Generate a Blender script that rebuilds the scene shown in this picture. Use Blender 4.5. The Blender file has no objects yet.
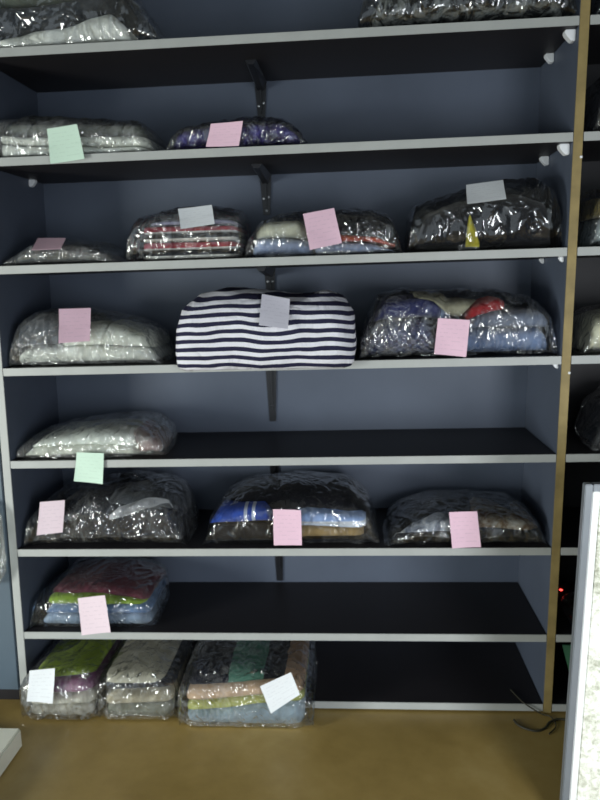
import bpy, bmesh, math, random
from mathutils import Vector, Matrix, Euler, noise
from mathutils.bvhtree import BVHTree

SC = bpy.context.scene
COL = SC.collection
rnd = random.Random(7)

# ------------------------------------------------------------------ camera
CAM_LOC = Vector((1.1909, -2.2990, 1.5037))
CAM_ROT = Euler((1.4028, 0.0302, 0.0684), 'XYZ')
FPX = 713.59
cam_d = bpy.data.cameras.new('camera')
cam = bpy.data.objects.new('camera', cam_d)
COL.objects.link(cam)
cam.location = CAM_LOC
cam.rotation_euler = CAM_ROT
cam_d.sensor_fit = 'VERTICAL'
cam_d.sensor_height = 24.0
cam_d.lens = 24.0 * FPX / 800.0
cam_d.clip_start = 0.05
cam_d.dof.use_dof = True
cam_d.dof.focus_distance = 1.75
cam_d.dof.aperture_fstop = 2.4
SC.camera = cam
CM = CAM_ROT.to_matrix()


def at(px, py, y):
    """point of the plane at depth y (metres from the shelf fronts) seen at a spot of the photo"""
    d = CM @ Vector(((px - 300) / FPX, -(py - 400) / FPX, -1.0))
    t = (y - CAM_LOC.y) / d.y
    return CAM_LOC + d * t


def at_floor(px, py, z=0.0):
    d = CM @ Vector(((px - 300) / FPX, -(py - 400) / FPX, -1.0))
    t = (z - CAM_LOC.z) / d.z
    return CAM_LOC + d * t


# ------------------------------------------------------------------ tags
def tag(o, label=None, cat=None, group=None, kind=None):
    if label: o['label'] = label
    if cat: o['category'] = cat
    if group: o['group'] = group
    if kind: o['kind'] = kind
    return o


def empty(name, loc, label=None, cat=None, group=None):
    o = bpy.data.objects.new(name, None)
    COL.objects.link(o)
    o.location = loc
    o.empty_display_size = 0.05
    return tag(o, label, cat, group)


# ------------------------------------------------------------------ materials
class N:
    def __init__(self, name):
        self.m = bpy.data.materials.new(name)
        self.m.use_nodes = True
        self.t = self.m.node_tree
        self.t.nodes.clear()
        self.out = self.t.nodes.new('ShaderNodeOutputMaterial')

    def n(self, typ, **kw):
        nd = self.t.nodes.new(typ)
        for k, v in kw.items():
            if k.startswith('_'):
                setattr(nd, k[1:], v)
        return nd

    def l(self, a, b):
        self.t.links.new(a, b)

    def set(self, nd, **kw):
        for k, v in kw.items():
            nd.inputs[k.replace('_', ' ')].default_value = v

    def coords(self, kind='Object', scale=(1, 1, 1)):
        tc = self.n('ShaderNodeTexCoord')
        mp = self.n('ShaderNodeMapping')
        mp.inputs['Scale'].default_value = scale
        self.l(tc.outputs[kind], mp.inputs['Vector'])
        return mp.outputs['Vector']

    def noise(self, vec, scale, detail=4, rough=.55, dist=0.0):
        nd = self.n('ShaderNodeTexNoise')
        self.l(vec, nd.inputs['Vector'])
        nd.inputs['Scale'].default_value = scale
        nd.inputs['Detail'].default_value = detail
        nd.inputs['Roughness'].default_value = rough
        nd.inputs['Distortion'].default_value = dist
        return nd.outputs['Fac']

    def ramp(self, fac, stops, interp='LINEAR'):
        r = self.n('ShaderNodeValToRGB')
        r.color_ramp.interpolation = interp
        e = r.color_ramp.elements
        while len(e) < len(stops):
            e.new(0.5)
        for el, (p, c) in zip(e, stops):
            el.position = p
            el.color = tuple(c) + (1,) if len(c) == 3 else c
        self.l(fac, r.inputs['Fac'])
        return r.outputs['Color']

    def bump(self, h, strength, dist=.01, normal=None):
        b = self.n('ShaderNodeBump')
        b.inputs['Strength'].default_value = strength
        b.inputs['Distance'].default_value = dist
        self.l(h, b.inputs['Height'])
        if normal: self.l(normal, b.inputs['Normal'])
        return b.outputs['Normal']

    def math(self, op, a, b=None, c=None):
        m = self.n('ShaderNodeMath', _operation=op)
        for i, v in enumerate((a, b, c)):
            if v is None: continue
            if isinstance(v, (int, float)): m.inputs[i].default_value = v
            else: self.l(v, m.inputs[i])
        return m.outputs[0]

    def principled(self, color, rough=.7, spec=.5, metal=0, normal=None, sheen=0):
        p = self.n('ShaderNodeBsdfPrincipled')
        if isinstance(color, tuple): p.inputs['Base Color'].default_value = color + (1,)
        else: self.l(color, p.inputs['Base Color'])
        if isinstance(rough, (int, float)): p.inputs['Roughness'].default_value = rough
        else: self.l(rough, p.inputs['Roughness'])
        p.inputs['Specular IOR Level'].default_value = spec
        p.inputs['Metallic'].default_value = metal
        p.inputs['Sheen Weight'].default_value = sheen
        if normal: self.l(normal, p.inputs['Normal'])
        self.l(p.outputs[0], self.out.inputs[0])
        return p


def lin(c):
    """0-255 sRGB triple -> linear"""
    o = []
    for v in c:
        v /= 255.0
        o.append(v / 12.92 if v <= .04045 else ((v + .055) / 1.055) ** 2.4)
    return tuple(o)


def plain(name, rgb, rough=.6, spec=.4, var=.12, scale=6, metal=0, bump=.0, bscale=200):
    k = N(name)
    c = lin(rgb)
    v = k.coords('Object')
    f = k.noise(v, scale, 5)
    a = tuple(max(0, x * (1 - var)) for x in c)
    b = tuple(min(1, x * (1 + var)) for x in c)
    col = k.ramp(f, [(.3, a), (.7, b)])
    nm = k.bump(k.noise(v, bscale, 2), bump, .002) if bump else None
    k.principled(col, rough, spec, metal, nm)
    return k.m


def cloth(name, rgb, rgb2=None, var=.18, wrinkle=.35, wscale=22):
    k = N(name)
    c = lin(rgb)
    v = k.coords('Object')
    f = k.noise(v, 9, 5, .6, .4)
    a = tuple(x * (1 - var) for x in c)
    b = lin(rgb2) if rgb2 else tuple(min(1, x * (1 + var)) for x in c)
    col = k.ramp(f, [(.35, a), (.68, b)])
    h = k.noise(v, wscale, 4, .6, 1.2)
    h2 = k.noise(v, 420, 1)
    hh = k.math('ADD', h, k.math('MULTIPLY', h2, .12))
    k.principled(col, .88, .2, 0, k.bump(hh, wrinkle, .02), .15)
    return k.m


def banded(name, bands, axis='Z', wrinkle=.3, kind='Generated', wob=.02):
    """hard colour bands across a folded cloth: bands = [(start, rgb)...]"""
    k = N(name)
    v = k.coords(kind)
    s = k.n('ShaderNodeSeparateXYZ')
    k.l(v, s.inputs[0])
    nz = k.noise(k.coords('Object'), 14, 3)
    f = k.math('ADD', s.outputs[axis], k.math('MULTIPLY', k.math('SUBTRACT', nz, .5), wob))
    col = k.ramp(f, [(p, lin(c)) for p, c in bands], 'CONSTANT')
    h = k.noise(k.coords('Object'), 24, 4, .6, 1.0)
    k.principled(col, .88, .2, 0, k.bump(h, wrinkle, .02), .1)
    return k.m


def mottled(name, stops, scale, dist=1.0, rough=.85):
    k = N(name)
    v = k.coords('Object')
    f = k.noise(v, scale, 4, .6, dist)
    col = k.ramp(f, [(p, lin(c)) for p, c in stops])
    h = k.noise(v, 26, 4, .6, 1.2)
    k.principled(col, rough, .2, 0, k.bump(h, .4, .02))
    return k.m


def film(name, haze=.008, crease=.12, tint=(.95, .96, .96), bumps=.6, gloss=1.4, scale=1.0, rough=.1):
    """thin clear polythene: see-through, glossy, a little milky where it is creased"""
    k = N(name)
    v = k.coords('Object')
    big = k.noise(k.coords('Object', (1.6, 1, .8)), 5.5 * scale, 1, .5, 1.2)
    fine = k.noise(k.coords('Object', (1.5, 1, .8)), 18 * scale, 1, .5, 1.7)
    def ridge_of(f, w):
        return k.math('MAXIMUM', k.math('SUBTRACT', 1.0, k.math('MULTIPLY', k.math('ABSOLUTE', k.math('SUBTRACT', f, .5)), w)), 0.0)
    ridge, ridge2 = ridge_of(big, 8.0), ridge_of(fine, 8.0)
    h = k.math('ADD', k.math('MULTIPLY', ridge, .8), k.math('MULTIPLY', ridge2, .3))
    h = k.math('ADD', h, k.math('MULTIPLY', fine, .4))
    nm = k.bump(h, bumps, .02)
    tr = k.n('ShaderNodeBsdfTransparent')
    tr.inputs[0].default_value = tint + (1,)
    df = k.n('ShaderNodeBsdfDiffuse')
    df.inputs[0].default_value = (.8, .82, .82, 1)
    gl = k.n('ShaderNodeBsdfGlossy')
    gl.inputs['Color'].default_value = (1, 1, 1, 1)
    gl.inputs['Roughness'].default_value = rough
    k.l(nm, gl.inputs['Normal'])
    patch = k.ramp(k.noise(v, 5 * scale, 2), [(.42, (0, 0, 0)), (.66, (1, 1, 1))])
    hz = k.math('ADD', haze, k.math('MULTIPLY', k.math('MULTIPLY', ridge2, patch), crease))
    m1 = k.n('ShaderNodeMixShader')
    k.l(hz, m1.inputs[0]); k.l(tr.outputs[0], m1.inputs[1]); k.l(df.outputs[0], m1.inputs[2])
    fr = k.n('ShaderNodeFresnel')
    fr.inputs['IOR'].default_value = 1.5
    k.l(nm, fr.inputs['Normal'])
    m2 = k.n('ShaderNodeMixShader')
    k.l(k.math('MINIMUM', k.math('MULTIPLY', fr.outputs[0], 1.5 * gloss), .7), m2.inputs[0])
    k.l(m1.outputs[0], m2.inputs[1]); k.l(gl.outputs[0], m2.inputs[2])
    k.l(m2.outputs[0], k.out.inputs[0])
    return k.m


def paper(name, rgb, ink=(120, 110, 130)):
    """ticket paper with faint ruled printing (UV space)"""
    k = N(name)
    uv = k.coords('UV')
    s = k.n('ShaderNodeSeparateXYZ')
    k.l(uv, s.inputs[0])
    y = k.math('MULTIPLY', s.outputs['Y'], 9.0)
    fr = k.math('FRACT', y)
    line = k.math('LESS_THAN', k.math('ABSOLUTE', k.math('SUBTRACT', fr, .5)), .1)
    brk = k.math('GREATER_THAN', k.noise(k.coords('UV', (16, 9, 1)), 1.0, 1), .5)
    inx = k.math('LESS_THAN', k.math('ABSOLUTE', k.math('SUBTRACT', s.outputs['X'], .5)), .38)
    iny = k.math('LESS_THAN', k.math('ABSOLUTE', k.math('SUBTRACT', s.outputs['Y'], .5)), .4)
    f = k.math('MULTIPLY', k.math('MULTIPLY', line, brk), k.math('MULTIPLY', inx, iny))
    f = k.math('MULTIPLY', f, .16)
    mx = k.n('ShaderNodeMix', _data_type='RGBA')
    k.l(f, mx.inputs['Factor'])
    mx.inputs['A'].default_value = lin(rgb) + (1,)
    mx.inputs['B'].default_value = lin(ink) + (1,)
    k.principled(mx.outputs['Result'], .8, .2)
    return k.m


M = {}
M['board'] = plain('charcoal_blue_board', (79, 87, 102), .5, .35, .08, 4)
M['shelf'] = plain('black_brown_shelf_board', (34, 32, 35), .5, .3, .1, 5)
M['edge'] = plain('pale_grey_edging', (162, 165, 163), .45, .4, .06, 9)
M['wood'] = plain('ochre_wood_edging', (140, 123, 80), .55, .3, .22, 14)
M['steel'] = plain('black_painted_steel', (22, 23, 28), .35, .5, .1, 20)
M['screw'] = plain('zinc_screw', (190, 192, 195), .3, .5, .05, 20, 1)
M['white_plastic'] = plain('white_plastic', (225, 228, 232), .4, .4, .03, 20)
M['wall'] = plain('grey_wall_paint', (120, 126, 134), .8, .2, .06, 3)
M['ceil'] = plain('ceiling_paint', (150, 152, 150), .9, .1, .04, 3)
M['cupboard'] = plain('blue_grey_door', (78, 92, 104), .4, .4, .06, 3)
M['cable'] = plain('dark_cable', (58, 56, 46), .5, .3, .1, 30)
M['green'] = plain('mint_green_card', (120, 190, 150), .6, .2, .05, 20)
M['darkplastic'] = plain('black_plastic', (24, 25, 28), .4, .4, .05, 20)

# floor: worn brown-olive polished screed
k = N('polished_brown_floor')
v = k.coords('Object')
f = k.noise(v, 1.6, 6, .6, .6)
f2 = k.noise(v, 14, 5, .6)
col = k.ramp(k.math('ADD', k.math('MULTIPLY', f, .7), k.math('MULTIPLY', f2, .3)),
             [(.3, lin((132, 110, 58))), (.55, lin((156, 132, 76))), (.75, lin((172, 150, 96)))])
k.principled(col, k.math('ADD', .3, k.math('MULTIPLY', f, .22)), .45, 0, k.bump(f2, .05, .01))
M['floor'] = k.m

# mottled stone-like face of the framed panel
k = N('mottled_cream_face')
v = k.coords('Object')
cell = k.n('ShaderNodeTexBrick')
cell.offset = 0.0
k.l(k.coords('Object', (1, 1, 1)), cell.inputs['Vector'])
n1 = k.noise(v, 9, 6, .65, .5)
n2 = k.noise(v, 60, 4, .6, .3)
mx = k.math('ADD', k.math('MULTIPLY', n1, .6), k.math('MULTIPLY', n2, .4))
col = k.ramp(mx, [(.38, lin((150, 152, 130))), (.49, lin((224, 226, 212))), (.56, lin((250, 252, 246)))])
k.t.nodes.remove(cell)
k.principled(col, .5, .3, 0, k.bump(n2, .08, .01))
M['stone'] = k.m
M['alu'] = plain('silver_aluminium', (120, 126, 132), .42, .4, .04, 12, .2)
M['white_frame'] = plain('white_lacquer', (240, 243, 242), .4, .4, .02, 12)
M['slab'] = plain('cream_slab', (214, 214, 200), .6, .3, .06, 9, 0, .1, 90)

k = N('red_indicator')
e = k.n('ShaderNodeEmission')
e.inputs[0].default_value = (1, .05, .04, 1)
e.inputs[1].default_value = 6.0
k.l(e.outputs[0], k.out.inputs[0])
M['led'] = k.m

PAPER = {'pink': paper('pink_ticket_paper', (222, 188, 205)),
         'palepink': paper('pale_pink_ticket_paper', (222, 204, 213)),
         'white': paper('white_ticket_paper', (222, 226, 230)),
         'green': paper('pale_green_ticket_paper', (196, 220, 204), (130, 150, 140)),
         'grey': paper('grey_white_ticket_paper', (206, 204, 216))}

FILM = film('clear_polythene', scale=.85)
FILM_H = film('cloudy_polythene', .05, .2, (.93, .95, .95))
FILM_D = film('thin_dark_polythene', .002, .03, bumps=.5, gloss=1.2, scale=.55)
FILM_S = film('smoky_polythene', .008, .10, (.9, .91, .93))


# ------------------------------------------------------------------ mesh helpers
def link(name, me, mat, parent=None, smooth=False):
    o = bpy.data.objects.new(name, me)
    COL.objects.link(o)
    if mat: me.materials.append(mat)
    if parent:
        o.parent = parent
        o.location = -parent.location
    if smooth:
        me.polygons.foreach_set('use_smooth', [True] * len(me.polygons))
    return o


def box(name, mat, x0, x1, y0, y1, z0, z1, parent=None, lean=0.0, bev=.0015):
    bm = bmesh.new()
    vs = []
    for z in (z0, z1):
        for (x, y) in ((x0, y0), (x1, y0), (x1, y1), (x0, y1)):
            vs.append(bm.verts.new((x + lean * z, y, z)))
    for f in ((3, 2, 1, 0), (4, 5, 6, 7), (0, 1, 5, 4), (1, 2, 6, 5), (2, 3, 7, 6), (3, 0, 4, 7)):
        bm.faces.new([vs[i] for i in f])
    if bev:
        bmesh.ops.bevel(bm, geom=bm.edges[:], offset=bev, segments=2, affect='EDGES')
    me = bpy.data.meshes.new(name)
    bm.to_mesh(me)
    bm.free()
    return link(name, me, mat, parent)


def tube(name, mat, pts, r, parent=None, seg=10):
    cu = []
    P = [Vector(p) for p in pts]
    fine = []
    for i in range(len(P) - 1):
        p0 = P[max(i - 1, 0)]; p1 = P[i]; p2 = P[i + 1]; p3 = P[min(i + 2, len(P) - 1)]
        for s in range(8):
            t = s / 8
            fine.append(.5 * ((2 * p1) + (p2 - p0) * t + (2 * p0 - 5 * p1 + 4 * p2 - p3) * t * t + (3 * p1 - p0 - 3 * p2 + p3) * t ** 3))
    fine.append(P[-1])
    bm = bmesh.new()
    rings = []
    for i, p in enumerate(fine):
        d = (fine[min(i + 1, len(fine) - 1)] - fine[max(i - 1, 0)]).normalized()
        up = Vector((0, 0, 1)) if abs(d.z) < .9 else Vector((1, 0, 0))
        a = d.cross(up).normalized(); b = d.cross(a)
        rings.append([bm.verts.new(p + a * math.cos(2 * math.pi * j / seg) * r + b * math.sin(2 * math.pi * j / seg) * r) for j in range(seg)])
    for i in range(len(rings) - 1):
        for j in range(seg):
            bm.faces.new((rings[i][j], rings[i][(j + 1) % seg], rings[i + 1][(j + 1) % seg], rings[i + 1][j]))
    bm.faces.new(rings[0]); bm.faces.new(rings[-1][::-1])
    bmesh.ops.recalc_face_normals(bm, faces=bm.faces[:])
    me = bpy.data.meshes.new(name)
    bm.to_mesh(me); bm.free()
    return link(name, me, mat, parent, True)


def interp(prof, x):
    if x <= prof[0][0]: return prof[0][1:]
    for a, b in zip(prof, prof[1:]):
        if x <= b[0]:
            t = (x - a[0]) / (b[0] - a[0])
            t = t * t * (3 - 2 * t) * .5 + t * .5
            return tuple(p + (q - p) * t for p, q in zip(a[1:], b[1:]))
    return prof[-1][1:]


def spow(v, e):
    return math.copysign(abs(v) ** e, v)


def loft(name, mat, prof, yf, yb, expo=2.6, step=.012, nt=40, amp=.004, freq=14, seed=0, layers=0, lay=.006,
         taper=.45, rnd_len=.06, drop=None, crumple=0.0, anchor=0.0, low=None, out=False):
    """soft body lofted along x. prof = [(x, z_top, z_bottom)], one closed skin.
    drop = (edge_y, z): in front of edge_y the underside may hang down to z."""
    x0, x1 = prof[0][0], prof[-1][0]
    ns = max(6, int((x1 - x0) / step))
    yc, D = (yf + yb) / 2, (yb - yf) / 2
    off = Vector((seed * 3.17, seed * 1.31, seed * 7.7))
    bm = bmesh.new()
    uvl = bm.loops.layers.uv.new('UVMap')
    rings, uvv = [], {}
    for i in range(ns + 1):
        # denser towards the ends
        t = i / ns
        x = x0 + (x1 - x0) * t
        zt, zb = interp(prof, x)
        e = min(x - x0, x1 - x) / max(1e-6, min(rnd_len, (x1 - x0) / 2))
        e = min(1.0, e)
        r = math.sqrt(max(0, 1 - (1 - e) ** 2))
        d = D * (taper + (1 - taper) * r)
        yc = (yf + yb) / 2 + anchor * (yf + d - (yf + yb) / 2)
        zc, hh = (zt + zb) / 2, max(.002, (zt - zb) / 2)
        dense = []
        for j in range(321):
            a = 2 * math.pi * j / 320 - math.pi / 2       # starts at the underside, comes up the front
            ex = (low or expo) if math.sin(a) < -1e-9 else expo
            dense.append((-spow(math.cos(a), 2 / ex), spow(math.sin(a), 2 / ex)))
        cum = [0.0]
        for q0_, q1_ in zip(dense, dense[1:]):
            cum.append(cum[-1] + math.hypot((q1_[0] - q0_[0]) * d, (q1_[1] - q0_[1]) * hh))
        per = cum[-1]
        ring = []
        ii = 0
        for j in range(nt):
            s_at = per * j / nt
            while cum[ii + 1] < s_at: ii += 1
            f_ = (s_at - cum[ii]) / max(1e-9, cum[ii + 1] - cum[ii])
            cy = dense[ii][0] + (dense[ii + 1][0] - dense[ii][0]) * f_
            sz = dense[ii][1] + (dense[ii + 1][1] - dense[ii][1]) * f_
            p = Vector((x, yc + d * cy, zc + hh * sz))
            nrm = Vector((0, cy / max(d, .01), sz / max(hh, .01))).normalized()
            if layers and cy < 0:
                w = abs(math.sin(math.pi * layers * (sz + 1) / 2 + .0))
                p.y += lay * (1 - w) * min(1, -cy * 1.2)
            q = Vector((p.x * freq, p.y * freq, p.z * freq * 1.2)) + off
            n1 = noise.noise(q) + .5 * noise.noise(q * 2.1) + .25 * noise.noise(q * 4.3)
            dv = amp * n1
            if crumple:
                rr = 1 - abs(noise.noise(q * .9 + Vector((5, 5, 5)))) * 2.6
                r2 = 1 - abs(noise.noise(q * 2.2 + Vector((9, 1, 5)))) * 2.6
                dv += crumple * (max(rr, 0) + .6 * max(r2, 0) - .55)
            if out: dv = max(dv, -.0015)
            if sz < -.7: dv = min(dv, 0)
            edge = .35 + .65 * e
            p += nrm * dv * edge
            if e < 1:
                p.x += amp * .8 * noise.noise(q * 1.7 + Vector((3, 8, 1))) * (1 - e)
            if drop and p.y < drop[0] + .034:
                lw = max(0.0, min(1.0, -sz * .8 + .35))
                if p.y > drop[0] - .02:
                    if sz < -.05: p.y = min(p.y, drop[0] - .007)
                    p.z = max(p.z, zb + .0006)
                else:
                    k_ = min(1.0, (drop[0] - .02 - p.y) / .03 + .35)
                    p.z = max(p.z - lw * k_ * (zb - drop[1]), drop[1])
            else:
                p.z = max(p.z, zb + .0006)
            ring.append(bm.verts.new(p))
        rings.append((ring, x, per))
    for i in range(ns):
        A, xa, pa = rings[i]
        B, xb, pb = rings[i + 1]
        for j in range(nt):
            j2 = (j + 1) % nt
            f = bm.faces.new((A[j], A[j2], B[j2], B[j]))
            vv = ((xa, pa * j / nt), (xa, pa * (j + 1) / nt), (xb, pb * (j + 1) / nt), (xb, pb * j / nt))
            for lp, uv in zip(f.loops, vv): lp[uvl].uv = uv
    for (ring, x, per), flip in ((rings[0], True), (rings[-1], False)):
        c = Vector((0, 0, 0))
        for vtx in ring: c += vtx.co
        c /= nt
        if drop: c = Vector((c.x, drop[0] - .03, sum(interp(prof, x)) / 2))
        cv = bm.verts.new(c)
        for j in range(nt):
            tri = (ring[j], ring[(j + 1) % nt], cv)
            f = bm.faces.new(tri[::-1] if not flip else tri)
            for lp in f.loops:
                lp[uvl].uv = (x, per * j / nt)
    bmesh.ops.recalc_face_normals(bm, faces=bm.faces[:])
    me = bpy.data.meshes.new(name)
    bm.to_mesh(me)
    bm.free()
    return me


# ------------------------------------------------------------------ the setting
ZS = {'A': 2.2257, 'B': 1.9001, 'C': 1.5614, 'D': 1.2251, 'E': .9056, 'F': .5875, 'G': .2775, 'H': .0200}
TH = .026
W, DEP, LEAN = 1.83, .4285, .0213
PT = .028


def top(s): return ZS[s] + TH / 2 + .0008


fl = box('floor', M['floor'], -2.6, 4.6, -4.2, .62, -.06, 0.0, None, 0, 0); tag(fl, 'worn brown polished floor', 'floor', None, 'structure')
wb = box('wall_back', M['wall'], -2.6, 4.6, .50, .62, 0, 2.9); tag(wb, 'grey wall behind the shelving', 'wall', None, 'structure')
wl = box('wall_left', M['wall'], -2.72, -2.6, -4.2, .62, 0, 2.9); tag(wl, 'grey side wall', 'wall', None, 'structure')
wr = box('wall_right', M['wall'], 4.6, 4.72, -4.2, .62, 0, 2.9); tag(wr, 'grey side wall beyond the second bay', 'wall', None, 'structure')
ce = box('ceiling', M['ceil'], -2.6, 4.6, -4.2, .62, 2.9, 3.0); tag(ce, 'pale ceiling', 'ceiling', None, 'structure')

# ------------------------------------------------------------------ main shelving unit
unit = empty('shelving_unit', (W / 2, .2, 0.0),
             'tall charcoal shelving unit with eight pale-edged shelves full of bagged laundry', 'shelving unit')
HT = 2.62
box('back_panel', M['board'], 0, W, DEP, DEP + .016, .004, HT, unit, LEAN, 0)
lp = box('side_panel', M['board'], -PT, -.0005, .004, DEP + .016, .0, HT, unit, LEAN)
lp['label'] = 'side panel with pale grey front edge'
box('edge_strip', M['edge'], -PT, -.0005, 0, .0035, 0, HT, lp, LEAN, .0008).location = (0, 0, 0)
rp = box('side_panel', M['board'], W + .0005, W + PT, .004, DEP + .016, 0, HT, unit, LEAN)
rp['label'] = 'side panel with ochre wood front edge'
es = box('edge_strip', M['wood'], W + .0005, W + PT, 0, .0035, 0, HT, rp, LEAN, .0008); es.location = (0, 0, 0)
for s, z in ZS.items():
    sx = LEAN * z
    sh = box('shelf', M['shelf'], sx + .001, W + sx - .001, .004, DEP - .0005, z - TH / 2, z + TH / 2, unit)
    e_ = box('edge_strip', M['edge'], sx + .001, W + sx - .001, 0, .0035, z - TH / 2, z + TH / 2, sh, 0, .0008)
    e_.location = (0, 0, 0)


def bracket(px, zt, drop, screws, arm=.26):
    """black steel shelf bracket: arm under the shelf, tapered leg down the back panel"""
    x = px
    bm = bmesh.new()
    def pris(pts, y0, y1):
        a = [bm.verts.new((p[0], y0, p[1])) for p in pts]
        b = [bm.verts.new((p[0], y1, p[1])) for p in pts]
        bm.faces.new(a); bm.faces.new(b[::-1])
        for i in range(len(pts)):
            j = (i + 1) % len(pts)
            bm.faces.new((a[j], a[i], b[i], b[j]))
    w = .022
    pris([(x - w, zt), (x + w, zt), (x + w * .55, zt - drop), (x - w * .55, zt - drop)], DEP - .007, DEP - .0008)
    # arm, tapering towards the front
    a = []
    for (yy, ww, hh) in ((DEP - .007, w, .032), (DEP - .007 - arm, w * .85, .014)):
        a.append([bm.verts.new((x - ww, yy, zt)), bm.verts.new((x + ww, yy, zt)), bm.verts.new((x + ww * .5, yy, zt - hh)), bm.verts.new((x - ww * .5, yy, zt - hh))])
    for i in range(4):
        j = (i + 1) % 4
        bm.faces.new((a[0][i], a[0][j], a[1][j], a[1][i]))
    bm.faces.new(a[0][::-1]); bm.faces.new(a[1])
    # web
    pris([(x - .003, zt - .028), (x + .003, zt - .028), (x + .003, zt - drop * .8), (x - .003, zt - drop * .8)], DEP - .016, DEP - .006)
    bmesh.ops.recalc_face_normals(bm, faces=bm.faces[:])
    me = bpy.data.meshes.new('shelf_bracket')
    bm.to_mesh(me); bm.free()
    b = link('shelf_bracket', me, M['steel'], unit)
    for (dx, dz) in screws:
        bm = bmesh.new()
        bmesh.ops.create_uvsphere(bm, u_segments=12, v_segments=8, radius=.0052)
        bmesh.ops.scale(bm, vec=(1, .5, 1), verts=bm.verts)
        bmesh.ops.translate(bm, vec=(x + dx, DEP - .008, zt - dz), verts=bm.verts)
        me = bpy.data.meshes.new('screw'); bm.to_mesh(me); bm.free()
        link('screw', me, M['screw'], b, True).location = (0, 0, 0)


for s, px, py, scr in (('A', 262, 122, ((-.009, .085), (.009, .075))), ('B', 267, 215, ((-.009, .085), (.009, .08), (0, .19))),
                       ('C', 271, 302, ((-.008, .05), (.009, .05))), ('D', 273, 421, ((0, .19),)), ('E', 276, 505, ()),
                       ('F', 280, 580, ((0, .1),)), ('G', 283, 660, ())):
    p = at(px, py, DEP)
    zt = ZS[s] - TH / 2 - .0005
    drop = max(.09, zt - p.z)
    scr = tuple((dx, min(dz, drop - .015)) for dx, dz in scr)
    bracket(p.x, zt, drop, scr)


def corner(x, y, z, sx, parent, s=.019):
    """white plastic corner block screwed under a shelf against the side panel"""
    bm = bmesh.new()
    pts = [(0, 0), (-sx * s * 1.25, 0), (-sx * s * 1.25, -s * .45), (-sx * s * .5, -s * 1.3), (0, -s * 1.3)]
    a = [bm.verts.new((x + p[0], y, z + p[1])) for p in pts]
    b = [bm.verts.new((x + p[0], y + s * 1.2, z + p[1])) for p in pts]
    bm.faces.new(a); bm.faces.new(b[::-1])
    for i in range(5):
        j = (i + 1) % 5
        bm.faces.new((a[j], a[i], b[i], b[j]))
    bmesh.ops.bevel(bm, geom=bm.edges[:], offset=.002, segments=2, affect='EDGES')
    bmesh.ops.recalc_face_normals(bm, faces=bm.faces[:])
    me = bpy.data.meshes.new('corner_bracket'); bm.to_mesh(me); bm.free()
    o = link('corner_bracket', me, M['white_plastic'], parent)
    return o


for s in 'ABCD':
    z = ZS[s] - TH / 2 - .0005
    xr = W + LEAN * z - .0006
    corner(xr, .03, z, 1, unit, .025 if s in 'AB' else .013)
    if s != 'D': corner(xr, .26, z, 1, unit, .022 if s in 'AB' else .013)
z = ZS['B'] - TH / 2 - .0005
corner(LEAN * z + .0006, .30, z, -1, unit)
for py in (157, 373):
    p = at(578 if py == 157 else 567, py, -.001)
    bm = bmesh.new(); bmesh.ops.create_uvsphere(bm, u_segments=10, v_segments=8, radius=.0045)
    bmesh.ops.translate(bm, vec=(W + PT * .9 + LEAN * p.z, -.0005, p.z), verts=bm.verts)
    me = bpy.data.meshes.new('screw_cap'); bm.to_mesh(me); bm.free()
    link('screw_cap', me, M['white_plastic'], unit, True)

# ------------------------------------------------------------------ second bay beyond the wood-edged panel
bay = empty('shelving_unit', (W + PT + .9, .2, 0), 'neighbouring shelving bay behind the silver-framed panel', 'shelving unit')
bx0 = W + PT + .001
box('back_panel', M['shelf'], bx0, bx0 + W, DEP, DEP + .016, .004, HT, bay, LEAN, 0)
o = box('side_panel', M['shelf'], bx0 + W + .001, bx0 + W + PT, .004, DEP + .016, 0, HT, bay, LEAN)
for s, z in ZS.items():
    sx = LEAN * z
    sh = box('shelf', M['shelf'], bx0 + sx + .001, bx0 + W + sx, .004, DEP - .001, z - TH / 2, z + TH / 2, bay)
    box('edge_strip', M['edge'], bx0 + sx + .001, bx0 + W + sx, 0, .0035, z - TH / 2, z + TH / 2, sh, 0, .0008).location = (0, 0, 0)

# cupboard standing flush to the unit's pale side
cup = empty('cupboard', (-.4, .2, 0), 'flat blue-grey cupboard front beside the shelving, low by the cream slab', 'cupboard')
box('carcass', M['cupboard'], -.9, -PT - .004, .02, DEP, .06, 1.9, cup, LEAN)
box('door', M['cupboard'], -.88, -PT - .006, 0.0, .0195, .065, 1.88, cup, LEAN, .003)
box('plinth', M['shelf'], -.89, -PT - .008, .04, DEP - .02, .0, .0595, cup, LEAN)

# ------------------------------------------------------------------ bags and garments
# where across its depth a bag's skyline lies: near its front above eye level, near its back below
SIL = dict(A=.4, B=.4, C=.5, D=.9, E=1.4, F=1.5, G=1.5, H=1.0)
BAGS = 'plastic-bagged laundry on the shelves'
GARM = 'folded laundry inside the bags'
TICK = {}


def fit(pr, s_):
    """keep a profile between the side panels and under the next shelf"""
    z = ZS[s_]
    x0 = LEAN * z + .009
    if pr[-1][0] > W + .25 or sum(p[0] for p in pr) / len(pr) > W + .05: x0 += W + PT + .001
    x1 = x0 + W - .017
    ks = list(ZS)
    zc = 9 if s_ == 'A' else ZS[ks[ks.index(s_) - 1]] - TH / 2 - .022
    xs = [p[0] for p in pr]
    mid = (xs[0] + xs[-1]) / 2
    out = []
    for x, zt, zb in pr:
        if x < mid and xs[0] < x0: x = mid + (x - mid) * (mid - x0) / (mid - xs[0])
        if x > mid and xs[-1] > x1: x = mid + (x - mid) * (x1 - mid) / (xs[-1] - mid)
        zt = min(zt, zc)
        out.append((x, max(zt, zb + .004), zb))
    return out


PEND = []


def bvh_of(me):
    return BVHTree.FromPolygons([v.co.copy() for v in me.vertices], [tuple(p.vertices) for p in me.polygons])


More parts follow.
